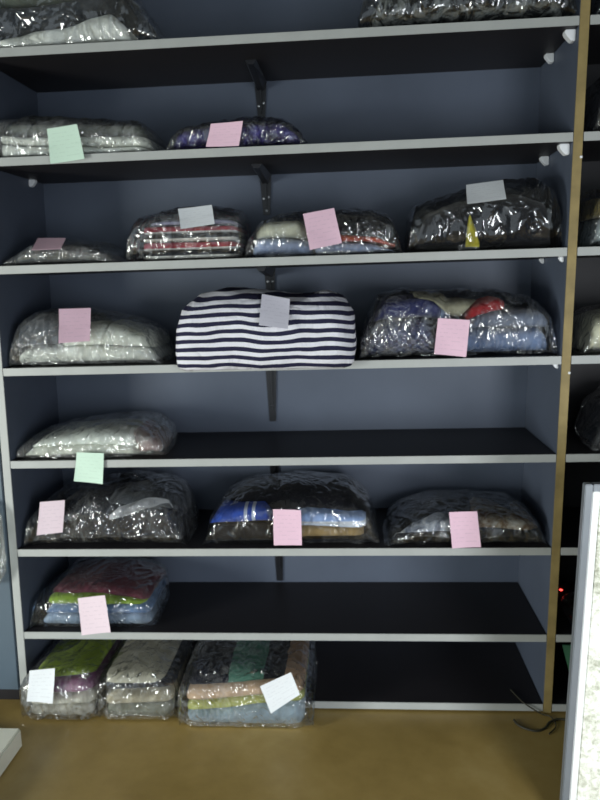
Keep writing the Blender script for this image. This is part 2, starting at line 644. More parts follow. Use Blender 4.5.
def outside(bv, co):
    """(signed distance, nearest, normal): positive outside the closed skin"""
    loc, nrm, _, d = bv.find_nearest(co)
    return (d if (co - loc).dot(nrm) > 0 else -d), loc, nrm


def section(x, pr, yf, yb, taper, rnd_len, anchor):
    x0, x1 = pr[0][0], pr[-1][0]
    zt, zb = interp(pr, min(max(x, x0), x1))
    e = max(0.0, min(1.0, min(x - x0, x1 - x) / max(1e-6, min(rnd_len, (x1 - x0) / 2))))
    d = (yb - yf) / 2 * (taper + (1 - taper) * math.sqrt(max(0, 1 - (1 - e) ** 2)))
    yc = (yf + yb) / 2 + anchor * (yf + d - (yf + yb) / 2)
    return yc, d, (zt + zb) / 2, max(.004, (zt - zb) / 2)


def cast(bv, o, d):
    h = bv.ray_cast(Vector(o), Vector(d))[0]
    return h


OFF5 = [(0, 0)] + [(.011 * math.cos(a), .011 * math.sin(a)) for a in [i * math.pi / 4 for i in range(8)]]
OFFW = OFF5 + [(.02 * math.cos(a), .02 * math.sin(a)) for a in [i * math.pi / 4 + .39 for i in range(8)]]


def arrange(items, pr, yf, yb, taper, rnd_len, anchor, expo):
    """garments of one bag, bottom one first: keep each inside the bag's outline and clear of those below or behind it"""
    x0, x1 = pr[0][0] + .02, pr[-1][0] - .02
    done = []
    for me, front in items:
        xs = [v.co.x for v in me.vertices]
        lo, hi = min(xs), max(xs)
        a0, a1 = max(lo, x0), min(hi, x1)
        zmin, zmax = min(v.co.z for v in me.vertices), max(v.co.z for v in me.vertices)
        for v in me.vertices:
            c = v.co
            c.x = a0 + (c.x - lo) * (a1 - a0) / (hi - lo)
            yc, d, zc, hh = section(c.x, pr, yf, yb, taper, rnd_len, anchor)
            dy, dz = (c.y - yc) / max(.004, d - .006), (c.z - zc) / max(.004, hh - .005)
            n = expo
            rho = (abs(dy) ** n + max(0, dz) ** n) ** (1 / n)
            if rho > 1:
                c.y = yc + (c.y - yc) / rho
                if dz > 0: c.z = zc + (c.z - zc) / rho
        for bv in done:
            for v in me.vertices:
                c = v.co
                if front:
                    hs = [cast(bv, (c.x + a, -1, c.z + b), (0, 1, 0)) for a, b in OFF5]
                    hs = [h.y for h in hs if h]
                    if hs: c.y = min(c.y, min(hs) - .0025 - .02 * (yb - c.y) * 0)
                else:
                    hs = [cast(bv, (c.x + a, c.y + b, 5), (0, 0, -1)) for a, b in OFF5]
                    hs = [h.z for h in hs if h]
                    if hs:
                        t = (c.z - zmin) / max(1e-4, zmax - zmin)
                        c.z = max(c.z, max(hs) + .0025 + .006 * t)
        me.update()
        done.append(bvh_of(me))
    return done


def wrap(me, done, zc, base):
    """draw the film out so that it covers every garment"""
    if not done: return
    ymax = DEP - .02
    R = 9
    for rnd_ in range(2):
        for v in me.vertices:
            c = v.co
            hang = c.y < -.02
            if c.z < base + .0045 and not hang: continue
            F, B, T, L, Rr = [], [], [], [], []
            for bv in done:
                for a, b in OFFW:
                    h = cast(bv, (c.x + a, -R, c.z + b), (0, 1, 0))
                    if h: F.append(h.y)
                    h = cast(bv, (c.x + a, R, c.z + b), (0, -1, 0))
                    if h: B.append(h.y)
                    h = cast(bv, (c.x + a, c.y + b, R), (0, 0, -1))
                    if h: T.append(h.z)
                for a, b in OFF5:
                    h = cast(bv, (-R, c.y + a, c.z + b), (1, 0, 0))
                    if h: L.append(h.x)
                    h = cast(bv, (R, c.y + a, c.z + b), (-1, 0, 0))
                    if h: Rr.append(h.x)
            m = .006
            if not (F and B and T): continue
            push = [(c.y - (min(F) - m), 'f'), (max(B) + m - c.y, 'b'), (max(T) + m - c.z, 't')]
            if L: push += [(c.x - (min(L) - m), 'l'), (max(Rr) + m - c.x, 'r')]
            q, k_ = min(push)
            if q <= 0: continue
            if k_ == 'f' or hang: c.y -= push[0][0]
            elif k_ == 'b': c.y = min(c.y + q, ymax)
            elif k_ == 't': c.z += q
            elif k_ == 'l': c.x -= min(q, .004)
            else: c.x += min(q, .004)


def prof_px(pts, y, base=None):
    out = []
    for p in pts:
        a = at(p[0], p[1], y)
        zb = at(p[0], p[2], y).z if len(p) > 2 else base
        if base is not None: zb = max(zb, base)
        out.append((a.x, max(a.z, zb + .004), zb))
    return out


def ticket(bag, bagmesh, corners, colour, label, yguess, yover=None, curl=.004, name='paper_ticket'):
    """paper ticket stuck on the film; corners = photo spots TL, TR, BR, BL"""
    bvh = BVHTree.FromPolygons([v.co.copy() for v in bagmesh.vertices], [tuple(p.vertices) for p in bagmesh.polygons])
    n = 15
    def spot(u, v_):
        a = Vector(corners[0]).lerp(Vector(corners[1]), u)
        b = Vector(corners[3]).lerp(Vector(corners[2]), u)
        return a.lerp(b, v_)
    if yover is None:
        # plane y = a + b x + c z through the film where it lies under the ticket
        hits = []
        for i in range(9):
            for j in range(9):
                s = spot(i / 8, j / 8)
                q = at(s.x, s.y, yguess)
                h = bvh.ray_cast(Vector((q.x, -1.0, q.z)), Vector((0, 1, 0)))[0]
                if h: hits.append(h)
        if len(hits) < 6:
            yover = (yguess, yguess)
        else:
            import numpy as np
            A = np.array([[1, h.x, h.z] for h in hits]); Y = np.array([h.y for h in hits])
            co = np.linalg.lstsq(A.T @ A + np.diag([0, 1e-3, 1e-3]), A.T @ Y, rcond=None)[0]
            resid = Y - A @ co
            a0 = co[0] + resid.min() - .005
            yover = None
    pts = []
    for j in range(n):
        for i in range(n):
            s = spot(i / (n - 1), j / (n - 1))
            if yover is not None:
                y = yover[0] + (yover[1] - yover[0]) * j / (n - 1)
                q = at(s.x, s.y, y)
            else:
                o_, d = CAM_LOC, (at(s.x, s.y, 0) - CAM_LOC).normalized()
                t = (a0 + co[1] * o_.x + co[2] * o_.z - o_.y) / (d.y - co[1] * d.x - co[2] * d.z)
                q = o_ + d * t
            u, w = i / (n - 1) - .5, j / (n - 1) - .5
            q.y -= curl * (noise.noise(Vector((q.x * 11, q.z * 11, 3))) + 2.2 * (u * u) * (1 if w > 0 else .3) + 1.2 * w * w)
            pts.append(q)
    bm = bmesh.new()
    uvl = bm.loops.layers.uv.new('UVMap')
    vs = [bm.verts.new(p) for p in pts]
    for j in range(n - 1):
        for i in range(n - 1):
            f = bm.faces.new((vs[j * n + i], vs[(j + 1) * n + i], vs[(j + 1) * n + i + 1], vs[j * n + i + 1]))
            for lp_, (a, b) in zip(f.loops, ((i, j), (i, j + 1), (i + 1, j + 1), (i + 1, j))):
                lp_[uvl].uv = (a / (n - 1), 1 - b / (n - 1))
    me = bpy.data.meshes.new(name)
    bm.to_mesh(me); bm.free()
    o = link(name, me, PAPER[colour], bag, False)
    if bag.type == 'MESH': o.location = (0, 0, 0)
    md = o.modifiers.new('thickness', 'SOLIDIFY'); md.thickness = .0006; md.offset = 0
    o['label'] = label
    return o


seedc = [1]


def bag(shelf, pts, yf, yb, label, mat=None, tick=None, ymid=None, xy=None, name='laundry_bag', base=None, cat='laundry bag', **kw):
    seedc[0] += 1
    base = top(shelf) if base is None else base
    tp, rl = kw.get('taper', .4), kw.get('rnd_len', .09)
    an = kw.get('anchor', .8)
    xs = [at(p[0], p[1], (yf + yb) / 2).x for p in pts]
    for it in range(3):
        # depth of the bag at each outline spot, then the spot's own place at that depth
        pr = []
        for x, p in zip(xs, pts):
            e = max(0.0, min(1.0, min(x - xs[0], xs[-1] - x) / rl))
            d = (yb - yf) / 2 * (tp + (1 - tp) * math.sqrt(max(0, 1 - (1 - e) ** 2)))
            yc = (yf + yb) / 2 + an * (yf + d - (yf + yb) / 2)
            q = at(p[0], p[1], yc + (SIL[shelf] - 1) * d)
            away = (x < CAM_LOC.x) == (x < (xs[0] + xs[-1]) / 2)
            yx = yc + d * ((SIL[shelf] - 1) * e + (1 - e) * (-.8 if away or shelf == 'H' else .4))
            pr.append((at(p[0], p[1], yx).x, max(q.z, base + .004), base))
        xs = [p[0] for p in pr]
    pr = fit(pr, shelf)
    a = dict(expo=2.9, step=.008, nt=64, amp=.006, freq=14, seed=seedc[0], crumple=.0045, taper=.4, rnd_len=.09, anchor=.8, low=5.0, out=True)
    a.update(kw)
    todo = PEND[:]; PEND[:] = []
    done = arrange([(g.data, f) for g, f in todo], pr, yf, yb, a['taper'], a['rnd_len'], a['anchor'], a['expo'])
    me = loft(name, mat or FILM, pr, yf, yb, **a)
    wrap(me, done, 0, base)
    me.update()
    o = link(name, me, mat or FILM, None, True)
    tag(o, label, cat, BAGS)
    if tick:
        for tk in (tick if isinstance(tick, list) else [tick]):
            ticket(o, me, *tk)
    return o


def garment(shelf, pts, yf, yb, label, mat, name='folded_garment', cat='garment', ymid=None, base=None, front=False, **kw):
    seedc[0] += 1
    ym = yf + .01 if ymid is None else ymid
    base = (top(shelf) + .0045) if base is None else base
    pr = fit(prof_px(pts, ym, base), shelf)
    a = dict(expo=4.0, step=.014, nt=36, amp=.003, freq=10, seed=seedc[0], taper=.8, rnd_len=.035)
    a.update(kw)
    me = loft(name, mat, pr, yf, yb, **a)
    o = link(name, me, mat, None, True)
    tag(o, label, cat, GARM)
    PEND.append((o, front))
    return o


C = {}
def cl(key, *a, **k):
    if key not in C: C[key] = cloth('cloth_' + key, *a, **k)
    return C[key]


WHITE = cl('white', (232, 234, 226)); OFFWHITE = cl('offwhite', (218, 220, 208)); CREAM = cl('cream', (208, 202, 178))
BLACK = cl('black', (26, 27, 33)); DGREY = cl('dark_grey', (62, 66, 72)); GREY = cl('grey', (120, 124, 124))
SAGE = cl('sage', (112, 120, 106))

# ---- row A (topmost shelf in view)
garment('A', [(-70, 44, 60), (0, 35, 60), (60, 23, 60), (106, 8, 60), (120, 20, 60), (134, 39, 60)], .02, .34,
        'thick white folded duvet wedged low in the bag, topmost shelf', WHITE, 'folded_duvet', 'duvet', expo=3.2, amp=.006)
garment('A', [(-70, 8, 40), (0, 6, 32), (60, 0, 20), (104, -10, 5), (112, -14, -4)], .03, .34,
        'dark grey folded blanket lying on the white duvet, topmost shelf', DGREY, 'folded_blanket', 'blanket', amp=.005)
garment('A', [(-70, -40, 6), (0, -38, 4), (60, -34, -2), (98, -30, -14)], .04, .33,
        'sage grey folded blanket above the dark one, topmost shelf', SAGE, 'folded_blanket', 'blanket', amp=.005)
bag('A', [(-90, 0), (-70, -40), (0, -55), (80, -52), (120, -28), (145, 4), (163, 26), (168, 40)], .005, .37,
    'cloudy bag holding a white duvet under dark blankets, topmost shelf', FILM_D, ymid=.1)
MOT = mottled('mottled_black_grey_fabric', [(.3, (12, 13, 15)), (.47, (40, 42, 44)), (.56, (110, 114, 112)), (.7, (150, 152, 150))], 16, 1.5)
garment('A', [(372, 4, 40), (390, -30, 40), (470, -50, 40), (550, -40, 40), (572, -5, 40)], .005, .33,
        'mottled black and grey blanket bundled on the topmost shelf', MOT, 'bundled_blanket', 'blanket', expo=2.6, amp=.008, rnd_len=.08, taper=.5)
bag('A', [(358, 14), (364, -10), (392, -42), (470, -62), (548, -52), (572, -14), (577, 8)], -.014, .36,
    'clear bag around a mottled black and grey blanket, topmost shelf', FILM_D, ymid=.05)

# ---- row B
LINEP = mottled('white_cloth_with_grey_sprigs', [(.0, (226, 228, 218)), (.56, (224, 226, 216)), (.585, (96, 100, 98)), (.62, (224, 226, 216))], 20, 3.0)
garment('B', [(-60, 146, 170), (0, 147, 170), (150, 146, 170), (157, 148, 170)], .018, .36,
        'white folded sheet at the bottom of the bag with the pale green ticket', WHITE, 'folded_sheet', 'sheet', layers=2, expo=5)
garment('B', [(-60, 136, 147), (0, 137, 147), (148, 134, 146), (154, 137, 146)], .022, .36,
        'white folded sheet with grey sprigs, under the clear wrap, second shelf down', LINEP, 'folded_sheet', 'sheet', layers=1, expo=4)
garment('B', [(-60, 125, 137), (0, 125, 137), (140, 124, 135), (147, 128, 135)], .06, .34,
        'grey folded cover on top of the two white sheets', cl('greyg', (112, 116, 110)), 'folded_sheet', 'sheet', expo=4)
bag('B', [(-75, 140), (-60, 122), (0, 117), (80, 117), (140, 120), (156, 130), (163, 150)], .006, .38,
    'clear bag of white sheets with a pale green ticket, second shelf down', FILM_H,
    ([(47, 129), (77, 124), (85, 159), (51, 164)], 'green', 'pale green paper ticket', .02, (-.009, -.014)), ymid=.10)
PUR = mottled('indigo_print_cloth', [(.3, (28, 24, 66)), (.5, (52, 44, 106)), (.62, (84, 80, 150)), (.72, (120, 130, 180))], 22, 1.0)
garment('B', [(172, 140, 160), (182, 130, 160), (215, 124, 160), (280, 122, 160), (298, 132, 160), (304, 143, 160)], .03, .33,
        'indigo printed garment folded flat, second shelf down', PUR, ymid=.08, expo=2.8, amp=.006)
bag('B', [(167, 147), (174, 134), (190, 125), (230, 119), (255, 117), (285, 118), (300, 128), (310, 145)], .015, .36,
    'small clear bag of indigo cloth with a pink ticket, second shelf down', FILM,
    ([(211, 124), (243, 121), (239, 146), (206, 147)], 'pink', 'pink paper ticket', .03), ymid=.10)

# ---- row C
garment('C', [(-8, 258, 275), (10, 254, 275), (50, 250, 275), (100, 254, 275), (110, 260, 275)], .05, .34,
        'flat grey garment in the low bag below the pale green ticket', cl('greyd', (92, 97, 96)), ymid=.1, expo=3)
bag('C', [(-18, 264), (0, 258), (28, 246), (48, 240), (70, 240), (95, 242), (118, 250), (127, 264)], .012, .37,
    'flat greyish bag with a pink ticket lying on top, third shelf down', FILM_H,
    ([(38, 238), (66, 238), (61, 249), (32, 250)], 'pink', 'pink paper ticket lying back on the film', .1), ymid=.12)
RED, WHT, BLK = (150, 44, 62), (208, 206, 204), (42, 46, 52)
STR = banded('red_white_black_striped_cloth', [(0, WHT), (.14, BLK), (.31, WHT), (.40, RED), (.58, WHT), (.68, BLK), (.83, WHT), (.89, RED)])
STR2 = banded('red_white_banded_cloth', [(0, BLK), (.25, WHT), (.42, RED)])
SA = banded('cloth_white_and_black_bands', [(0, (214, 214, 208)), (.36, BLK)])
SB = banded('cloth_white_and_crimson_bands', [(0, (214, 212, 212)), (.24, RED)])
cx = [(138, 0), (144, 0), (234, -2), (240, -2)]
def band(y0, y1): return [(141, y0 + 1, y1 + 1), (147, y0, y1 + 1), (232, y0 - 2, y1 - 2), (237, y0 - 1, y1 - 2)]
garment('C', band(251, 268), .022, .36, 'black and white folded towel at the very bottom of the striped stack', SA, 'folded_towel', 'towel', expo=5, layers=2, lay=.006, amp=.0012)
garment('C', band(242, 251), .022, .36, 'crimson and white folded towel second from the bottom of the striped stack', SB, 'folded_towel', 'towel', expo=4, layers=2, lay=.006, amp=.0012)
garment('C', band(234, 242), .022, .36, 'black and white folded towel under the uppermost crimson one', SA, 'folded_towel', 'towel', expo=4, layers=2, lay=.006, amp=.0012)
garment('C', band(226, 234), .022, .36, 'uppermost crimson and white folded towel of the striped stack', SB, 'folded_towel', 'towel', expo=4, layers=2, lay=.006, amp=.0012)
garment('C', [(150, 222, 228), (165, 220, 227), (190, 220, 226), (230, 218, 224), (236, 222, 224)], .05, .30,
        'pale lilac garment lying on the striped towels under the white ticket', cl('lilac', (176, 178, 205)), expo=2.6, amp=.006)
bag('C', [(128, 250), (131, 228), (140, 216), (165, 209), (190, 205), (225, 206), (246, 210), (250, 226), (249, 256)], .006, .385,
    'clear bag of crimson and black striped towels, third shelf down', FILM,
    ([(178, 209), (212, 205), (215, 224), (181, 229)], 'white', 'white paper ticket', .03), ymid=.06, rnd_len=.06, taper=.7)
garment('C', [(250, 246, 275), (258, 238, 275), (300, 238, 275), (312, 242, 275)], .03, .33,
        'pale blue folded shirt low at the lumpy end, beside the striped towels', cl('paleblue', (150, 166, 198)), 'folded_shirt', 'shirt', expo=3, amp=.005)
garment('C', [(256, 229, 243), (264, 220, 241), (296, 218, 240), (306, 226, 241)], .04, .31,
        'cream folded shirt on the pale blue one, beside the striped towels', cl('creamy', (206, 206, 184)), 'folded_shirt', 'shirt', expo=2.6, amp=.005)
garment('C', [(312, 248, 275), (330, 241, 275), (380, 242, 275), (400, 248, 275), (406, 252, 275)], .022, .32,
        'light blue-grey folded shirt under the orange-red garment', cl('blueg', (140, 152, 178)), 'folded_shirt', 'shirt', expo=3, amp=.005)
garment('C', [(316, 242, 249), (335, 233, 245), (375, 235, 244), (396, 243, 247)], .03, .30,
        'orange-red folded garment beside the pink ticket, third shelf down', cl('orange', (176, 70, 52)), expo=2.8, amp=.005)
garment('C', [(310, 222, 242), (325, 214, 236), (370, 213, 235), (388, 222, 240)], .06, .32,
        'black folded garment over the orange-red one, third shelf down', BLACK, expo=2.8, amp=.006)
bag('C', [(245, 250), (250, 236), (260, 222), (280, 213), (305, 211), (340, 209), (370, 209), (390, 214), (398, 232), (402, 250)], .008, .37,
    'long clear bag with cream, blue and orange-red clothes and pink ticket, third shelf', FILM,
    ([(303, 214), (334, 208), (342, 243), (310, 250)], 'pink', 'pink paper ticket', .02), ymid=.08)
garment('C', [(410, 236, 262), (425, 212, 262), (470, 198, 262), (520, 192, 262), (555, 200, 262), (562, 235, 262)], .025, .35,
        'black clothes bundled in the big bag on the third shelf down', BLACK, 'bundled_clothes', 'clothes', ymid=.1, expo=2.8, amp=.008, rnd_len=.06, taper=.6)
garment('C', [(466, 242, 247), (468, 222, 247), (470, 213, 247), (475, 226, 247), (480, 241, 247)], .014, .05,
        'yellow cloth corner showing among black clothes', cl('yellow', (188, 178, 62)), 'cloth_corner', 'cloth', ymid=.02, expo=2, rnd_len=.01, step=.004, front=True)
bag('C', [(406, 240), (408, 214), (412, 204), (430, 200), (460, 190), (485, 184), (510, 179), (540, 176), (558, 184), (566, 206), (567, 240)], .006, .385,
    'large clear bag of black clothes beside the wood-edged panel, third shelf', FILM_D,
    ([(466, 185), (503, 180), (506, 199), (467, 204)], 'white', 'white paper ticket', .03), ymid=.09, crumple=.006)

# ---- row D
garment('D', [(-10, 358, 380), (5, 347, 380), (60, 346, 380), (140, 348, 380), (152, 356, 380)], .025, .35,
        'white folded sheet at the bottom of the bag beside the striped bundle', WHITE, 'folded_sheet', 'sheet', expo=3, amp=.005, layers=2)
garment('D', [(60, 340, 350), (75, 325, 348), (110, 322, 348), (142, 332, 349), (150, 342, 350)], .03, .33,
        'off-white folded sheet beside the pink ticket, fourth shelf down', OFFWHITE, 'folded_sheet', 'sheet', expo=2.6, amp=.006)
garment('D', [(0, 344, 349), (10, 322, 348), (35, 313, 347), (58, 316, 347), (66, 334, 348)], .03, .31,
        'dark grey folded garment above white sheet, fourth shelf down', cl('slate', (70, 74, 82)), expo=2.6, amp=.006)
bag('D', [(-20, 364), (-8, 340), (8, 320), (30, 311), (60, 307), (95, 311), (130, 317), (155, 326), (166, 342), (169, 362)], .006, .38,
    'clear bag of white and dark laundry with a pink ticket, beside the striped bundle', FILM_H,
    ([(59, 309), (91, 308), (90, 341), (59, 343)], 'pink', 'pink paper ticket', .02), ymid=.09)

# navy and white striped bundle
k = N('navy_white_striped_canvas')
uv = k.n('ShaderNodeTexCoord')
s_ = k.n('ShaderNodeSeparateXYZ')
k.l(uv.outputs['Object'], s_.inputs[0])
wob = k.math('MULTIPLY', k.math('SUBTRACT', k.noise(k.coords('Object'), 4.5, 2), .5), .045)
fr = k.math('FRACT', k.math('ADD', k.math('MULTIPLY', k.math('ADD', s_.outputs['Z'], wob), 38.0), .2))
st = k.math('LESS_THAN', fr, .5)
col = k.ramp(st, [(.4, lin((212, 212, 220))), (.6, lin((34, 34, 58)))], 'CONSTANT')
h = k.noise(k.coords('Object'), 13, 4, .6, 1.3)
k.principled(col, .85, .2, 0, k.bump(h, .45, .03))
SACK = k.m
seedc[0] += 1
pr = prof_px([(183, 342), (184, 320), (189, 303), (202, 293), (225, 288), (255, 290), (290, 294), (325, 291), (343, 296), (353, 310), (356, 335)], .08, top('D'))
lift_ = {0: .06, 1: .022, 2: .006, len(pr) - 1: .06, len(pr) - 2: .022, len(pr) - 3: .006}
pr = [(p[0], p[1], top('D') + min(lift_.get(i, 0), (p[1] - top('D')) * .5)) for i, p in enumerate(pr)]
me = loft('striped_bundle', SACK, pr, -.078, .34, expo=2.35, anchor=.6, low=4.2, step=.008, nt=72, amp=.007, freq=8, seed=41, crumple=.003, taper=.3, rnd_len=.08, drop=(-.004, ZS['D'] - .022))
sack = link('striped_bundle', me, SACK, None, True)
tag(sack, 'plump navy and white striped canvas bundle bulging over the shelf edge', 'laundry bundle', BAGS)
ticket(sack, me, [(262, 294), (290, 299), (288, 329), (259, 325)], 'grey', 'greyish white paper ticket', .0)

CHK = banded('dark_blue_checked_cloth', [(0, (52, 58, 84)), (.5, (64, 70, 98))])
k = N('navy_check_cloth')
v = k.coords('Object', (70, 70, 70))
ck = k.n('ShaderNodeTexChecker'); ck.inputs['Scale'].default_value = 1.0
ck.inputs['Color1'].default_value = lin((50, 56, 84)) + (1,); ck.inputs['Color2'].default_value = lin((82, 88, 118)) + (1,)
k.l(v, ck.inputs['Vector'])
k.principled(ck.outputs[0], .88, .2, 0, k.bump(k.noise(k.coords('Object'), 22, 4, .6, 1), .4, .02))
CHK = k.m
garment('D', [(362, 352, 372), (368, 334, 372), (380, 322, 372), (425, 318, 372), (440, 330, 372)], .025, .34,
        'navy checked folded shirt beside the striped bundle', CHK, 'folded_shirt', 'shirt', expo=3, amp=.006, layers=2)
garment('D', [(375, 318, 324), (385, 298, 322), (425, 294, 319), (445, 302, 322)], .05, .33,
        'royal blue folded garment on the navy checked shirt', cl('royal', (44, 50, 104)), expo=2.6, amp=.006)
garment('D', [(440, 345, 372), (450, 330, 372), (550, 328, 372), (556, 342, 372)], .03, .35,
        'faded denim jeans folded beside the pink ticket, fourth shelf', cl('denim', (104, 124, 162), (136, 158, 196)), 'folded_jeans', 'jeans', expo=3, layers=2, amp=.005)
garment('D', [(470, 323, 331), (480, 312, 329), (545, 310, 329), (553, 318, 329)], .035, .34,
        'grey-blue folded jumper on the faded denim jeans', cl('dusty', (116, 126, 146)), 'folded_jumper', 'jumper', expo=3, layers=1, amp=.005)
garment('D', [(468, 312, 322), (474, 304, 320), (498, 297, 312), (505, 300, 311)], .03, .25,
        'bright red folded cloth on top, beside the pink ticket, fourth shelf', cl('red', (176, 36, 42)), expo=3, amp=.003, name='folded_cloth', cat='cloth')
garment('D', [(415, 310, 320), (430, 303, 319), (465, 299, 318), (476, 300, 316)], .045, .3,
        'cream folded cloth peeping beside the bright red one', cl('bone', (168, 164, 140)), expo=3, amp=.004, name='folded_cloth', cat='cloth')
bag('D', [(359, 354), (361, 336), (368, 312), (376, 296), (400, 289), (440, 290), (490, 289), (530, 296), (552, 308), (559, 330), (560, 352)], .006, .385,
    'clear bag of denim and navy clothes with red cloth, fourth shelf down', FILM,
    ([(438, 318), (470, 320), (466, 357), (434, 354)], 'pink', 'pink paper ticket', .015, (-.009, -.014)), ymid=.1)

# ---- row E
garment('E', [(22, 456, 475), (32, 448, 475), (80, 445, 475), (132, 446, 475), (140, 454, 475)], .02, .34,
        'off-white folded sheet at the bottom, lone bag above the pale hanging ticket', OFFWHITE, 'folded_sheet', 'sheet', expo=3, layers=1, amp=.004)
garment('E', [(30, 447, 452), (44, 436, 450), (90, 431, 449), (132, 433, 449), (138, 440, 449)], .03, .34,
        'white folded sheet on the off-white one, lone bag', cl('bright', (224, 228, 220)), 'folded_sheet', 'sheet', expo=2.8, layers=1, amp=.005)
garment('E', [(134, 452, 475), (140, 440, 475), (155, 436, 475), (165, 446, 475)], .03, .28,
        'faded pink cloth tucked beside the white sheets in the lone bag', cl('rose', (172, 118, 118), (140, 132, 124)), 'crumpled_cloth', 'cloth', expo=2.4, amp=.008)
bag('E', [(9, 460), (16, 450), (30, 436), (50, 424), (85, 417), (120, 413), (150, 412), (166, 420), (173, 436), (172, 458)], .008, .37,
    'lone clear bag of white sheets with a pale ticket hanging over the shelf edge', FILM_H,
    ([(77, 452), (104, 453), (103, 484), (74, 481)], 'green', 'pale green ticket hanging over the shelf edge', .0, (-.006, -.012)), ymid=.26)

# ---- row F
garment('F', [(26, 548, 560), (36, 522, 560), (60, 500, 560), (110, 498, 560), (180, 504, 560), (190, 530, 560)], .02, .36,
        'dark charcoal clothes filling the lower part, bag with the pinkish white ticket', cl('char', (40, 43, 50)), 'bundled_clothes', 'clothes', ymid=.08, expo=2.8, amp=.01, rnd_len=.08)
garment('F', [(112, 508, 516), (122, 492, 514), (165, 487, 512), (188, 496, 514)], .05, .3,
        'grey garment lying on top of the charcoal clothes', cl('mid', (88, 92, 96)), ymid=.1, expo=2.6, amp=.007)
garment('F', [(110, 515, 519), (118, 508, 517), (150, 499, 509), (171, 494, 499)], .02, .1,
        'pale grey paper slip poking up among the charcoal clothes', cl('slip', (186, 188, 190)), 'paper_slip', 'paper', ymid=.03, expo=2.4, amp=.002, front=True)
bag('F', [(12, 546), (20, 522), (36, 496), (60, 482), (95, 478), (114, 472), (135, 470), (165, 472), (182, 480), (193, 506), (196, 542)], .004, .39,
    'large clear bag of charcoal clothes below the lone bag of white sheets', FILM_S,
    ([(40, 502), (65, 500), (63, 532), (37, 535)], 'palepink', 'pinkish white paper ticket', .015), ymid=.26, taper=.55, crumple=.006, rnd_len=.14)
garment('F', [(212, 530, 560), (222, 498, 560), (250, 484, 560), (300, 480, 560), (350, 484, 560), (374, 504, 560), (378, 540, 560)], .09, .37,
        'plump black duvet behind the royal blue shirt', cl('ink', (20, 21, 28)), 'folded_duvet', 'duvet', ymid=.18, expo=2.6, amp=.006, rnd_len=.12, taper=.5)
BLUS = banded('royal_blue_cloth_with_white_stripes', [(0, (44, 78, 170)), (.55, (44, 78, 170)), (.57, (200, 208, 224)), (.62, (44, 78, 170)), (.69, (200, 208, 224)), (.74, (44, 78, 170))], 'X', wob=.01)
garment('F', [(208, 520, 526), (214, 508, 525), (264, 506, 523), (272, 516, 523)], .03, .2,
        'royal blue folded shirt with two white stripes', BLUS, 'folded_shirt', 'shirt', expo=3, amp=.003, front=True)
garment('F', [(212, 534, 560), (220, 526, 560), (268, 524, 560), (276, 532, 560)], .03, .2,
        'black folded garment under the royal blue shirt', BLACK, expo=3, amp=.003, front=True)
garment('F', [(298, 526, 540), (306, 525, 538), (360, 527, 537), (364, 530, 536)], .025, .2,
        'tan folded trousers below the pale blue shirt', cl('tan', (158, 134, 92)), 'folded_trousers', 'trousers', expo=4, amp=.002, layers=1, front=True)
garment('F', [(298, 514, 526), (306, 512, 525), (362, 517, 527), (366, 520, 527)], .024, .2,
        'pale blue and white folded shirt on the tan trousers',
        banded('pale_blue_white_cloth', [(0, (206, 212, 222)), (.42, (150, 178, 226))]), 'folded_shirt', 'shirt', expo=4, amp=.002, layers=1, front=True)
garment('F', [(300, 542, 560), (308, 538, 560), (366, 538, 560), (372, 542, 560)], .03, .2,
        'black folded garment under the tan trousers', BLACK, expo=3, amp=.003, front=True)
bag('F', [(202, 545), (204, 524), (212, 502), (228, 486), (255, 476), (300, 471), (345, 474), (368, 488), (377, 512), (380, 545)], .006, .395,
    'rounded clear bag with a black duvet and royal blue shirt', FILM_D,
    ([(273, 509), (301, 510), (302, 545), (274, 545)], 'pink', 'pink paper ticket', .015, (-.009, -.014)), ymid=.24, rnd_len=.14, amp=.004)
garment('F', [(388, 536, 560), (396, 518, 560), (440, 512, 560), (520, 514, 560), (542, 526, 560), (545, 540, 560)], .03, .34,
        'black clothes at the bottom of the low bag nearest the wood-edged panel', BLACK, 'bundled_clothes', 'clothes', ymid=.1, expo=2.8, amp=.006)
LG = mottled('grey_silver_print_cloth', [(.35, (96, 102, 116)), (.5, (150, 156, 168)), (.64, (206, 208, 210))], 24, 1.0)
garment('F', [(392, 528, 534), (402, 517, 533), (440, 513, 531), (462, 518, 531)], .02, .26,
        'silver-grey printed garment showing beside the pink ticket, low bag', LG, ymid=.03, expo=3, amp=.004, front=True)
BR = mottled('beige_brown_print_cloth', [(.32, (110, 84, 60)), (.46, (150, 126, 100)), (.56, (196, 186, 170)), (.7, (220, 218, 212))], 20, 1.0)
garment('F', [(474, 518, 528), (482, 514, 527), (538, 520, 531), (544, 524, 531)], .022, .26,
        'beige and brown printed garment showing at the low bag end by the wood-edged panel', BR, ymid=.03, expo=3, amp=.004, front=True)
bag('F', [(383, 542), (386, 526), (392, 510), (410, 498), (430, 492), (470, 491), (505, 493), (530, 501), (544, 516), (549, 540)], .006, .39,
    'low clear bag of black and printed clothes beside the wood-edged panel', FILM,
    ([(449, 512), (477, 511), (481, 547), (452, 548)], 'pink', 'pink paper ticket', .012, (-.009, -.014)), ymid=.29)

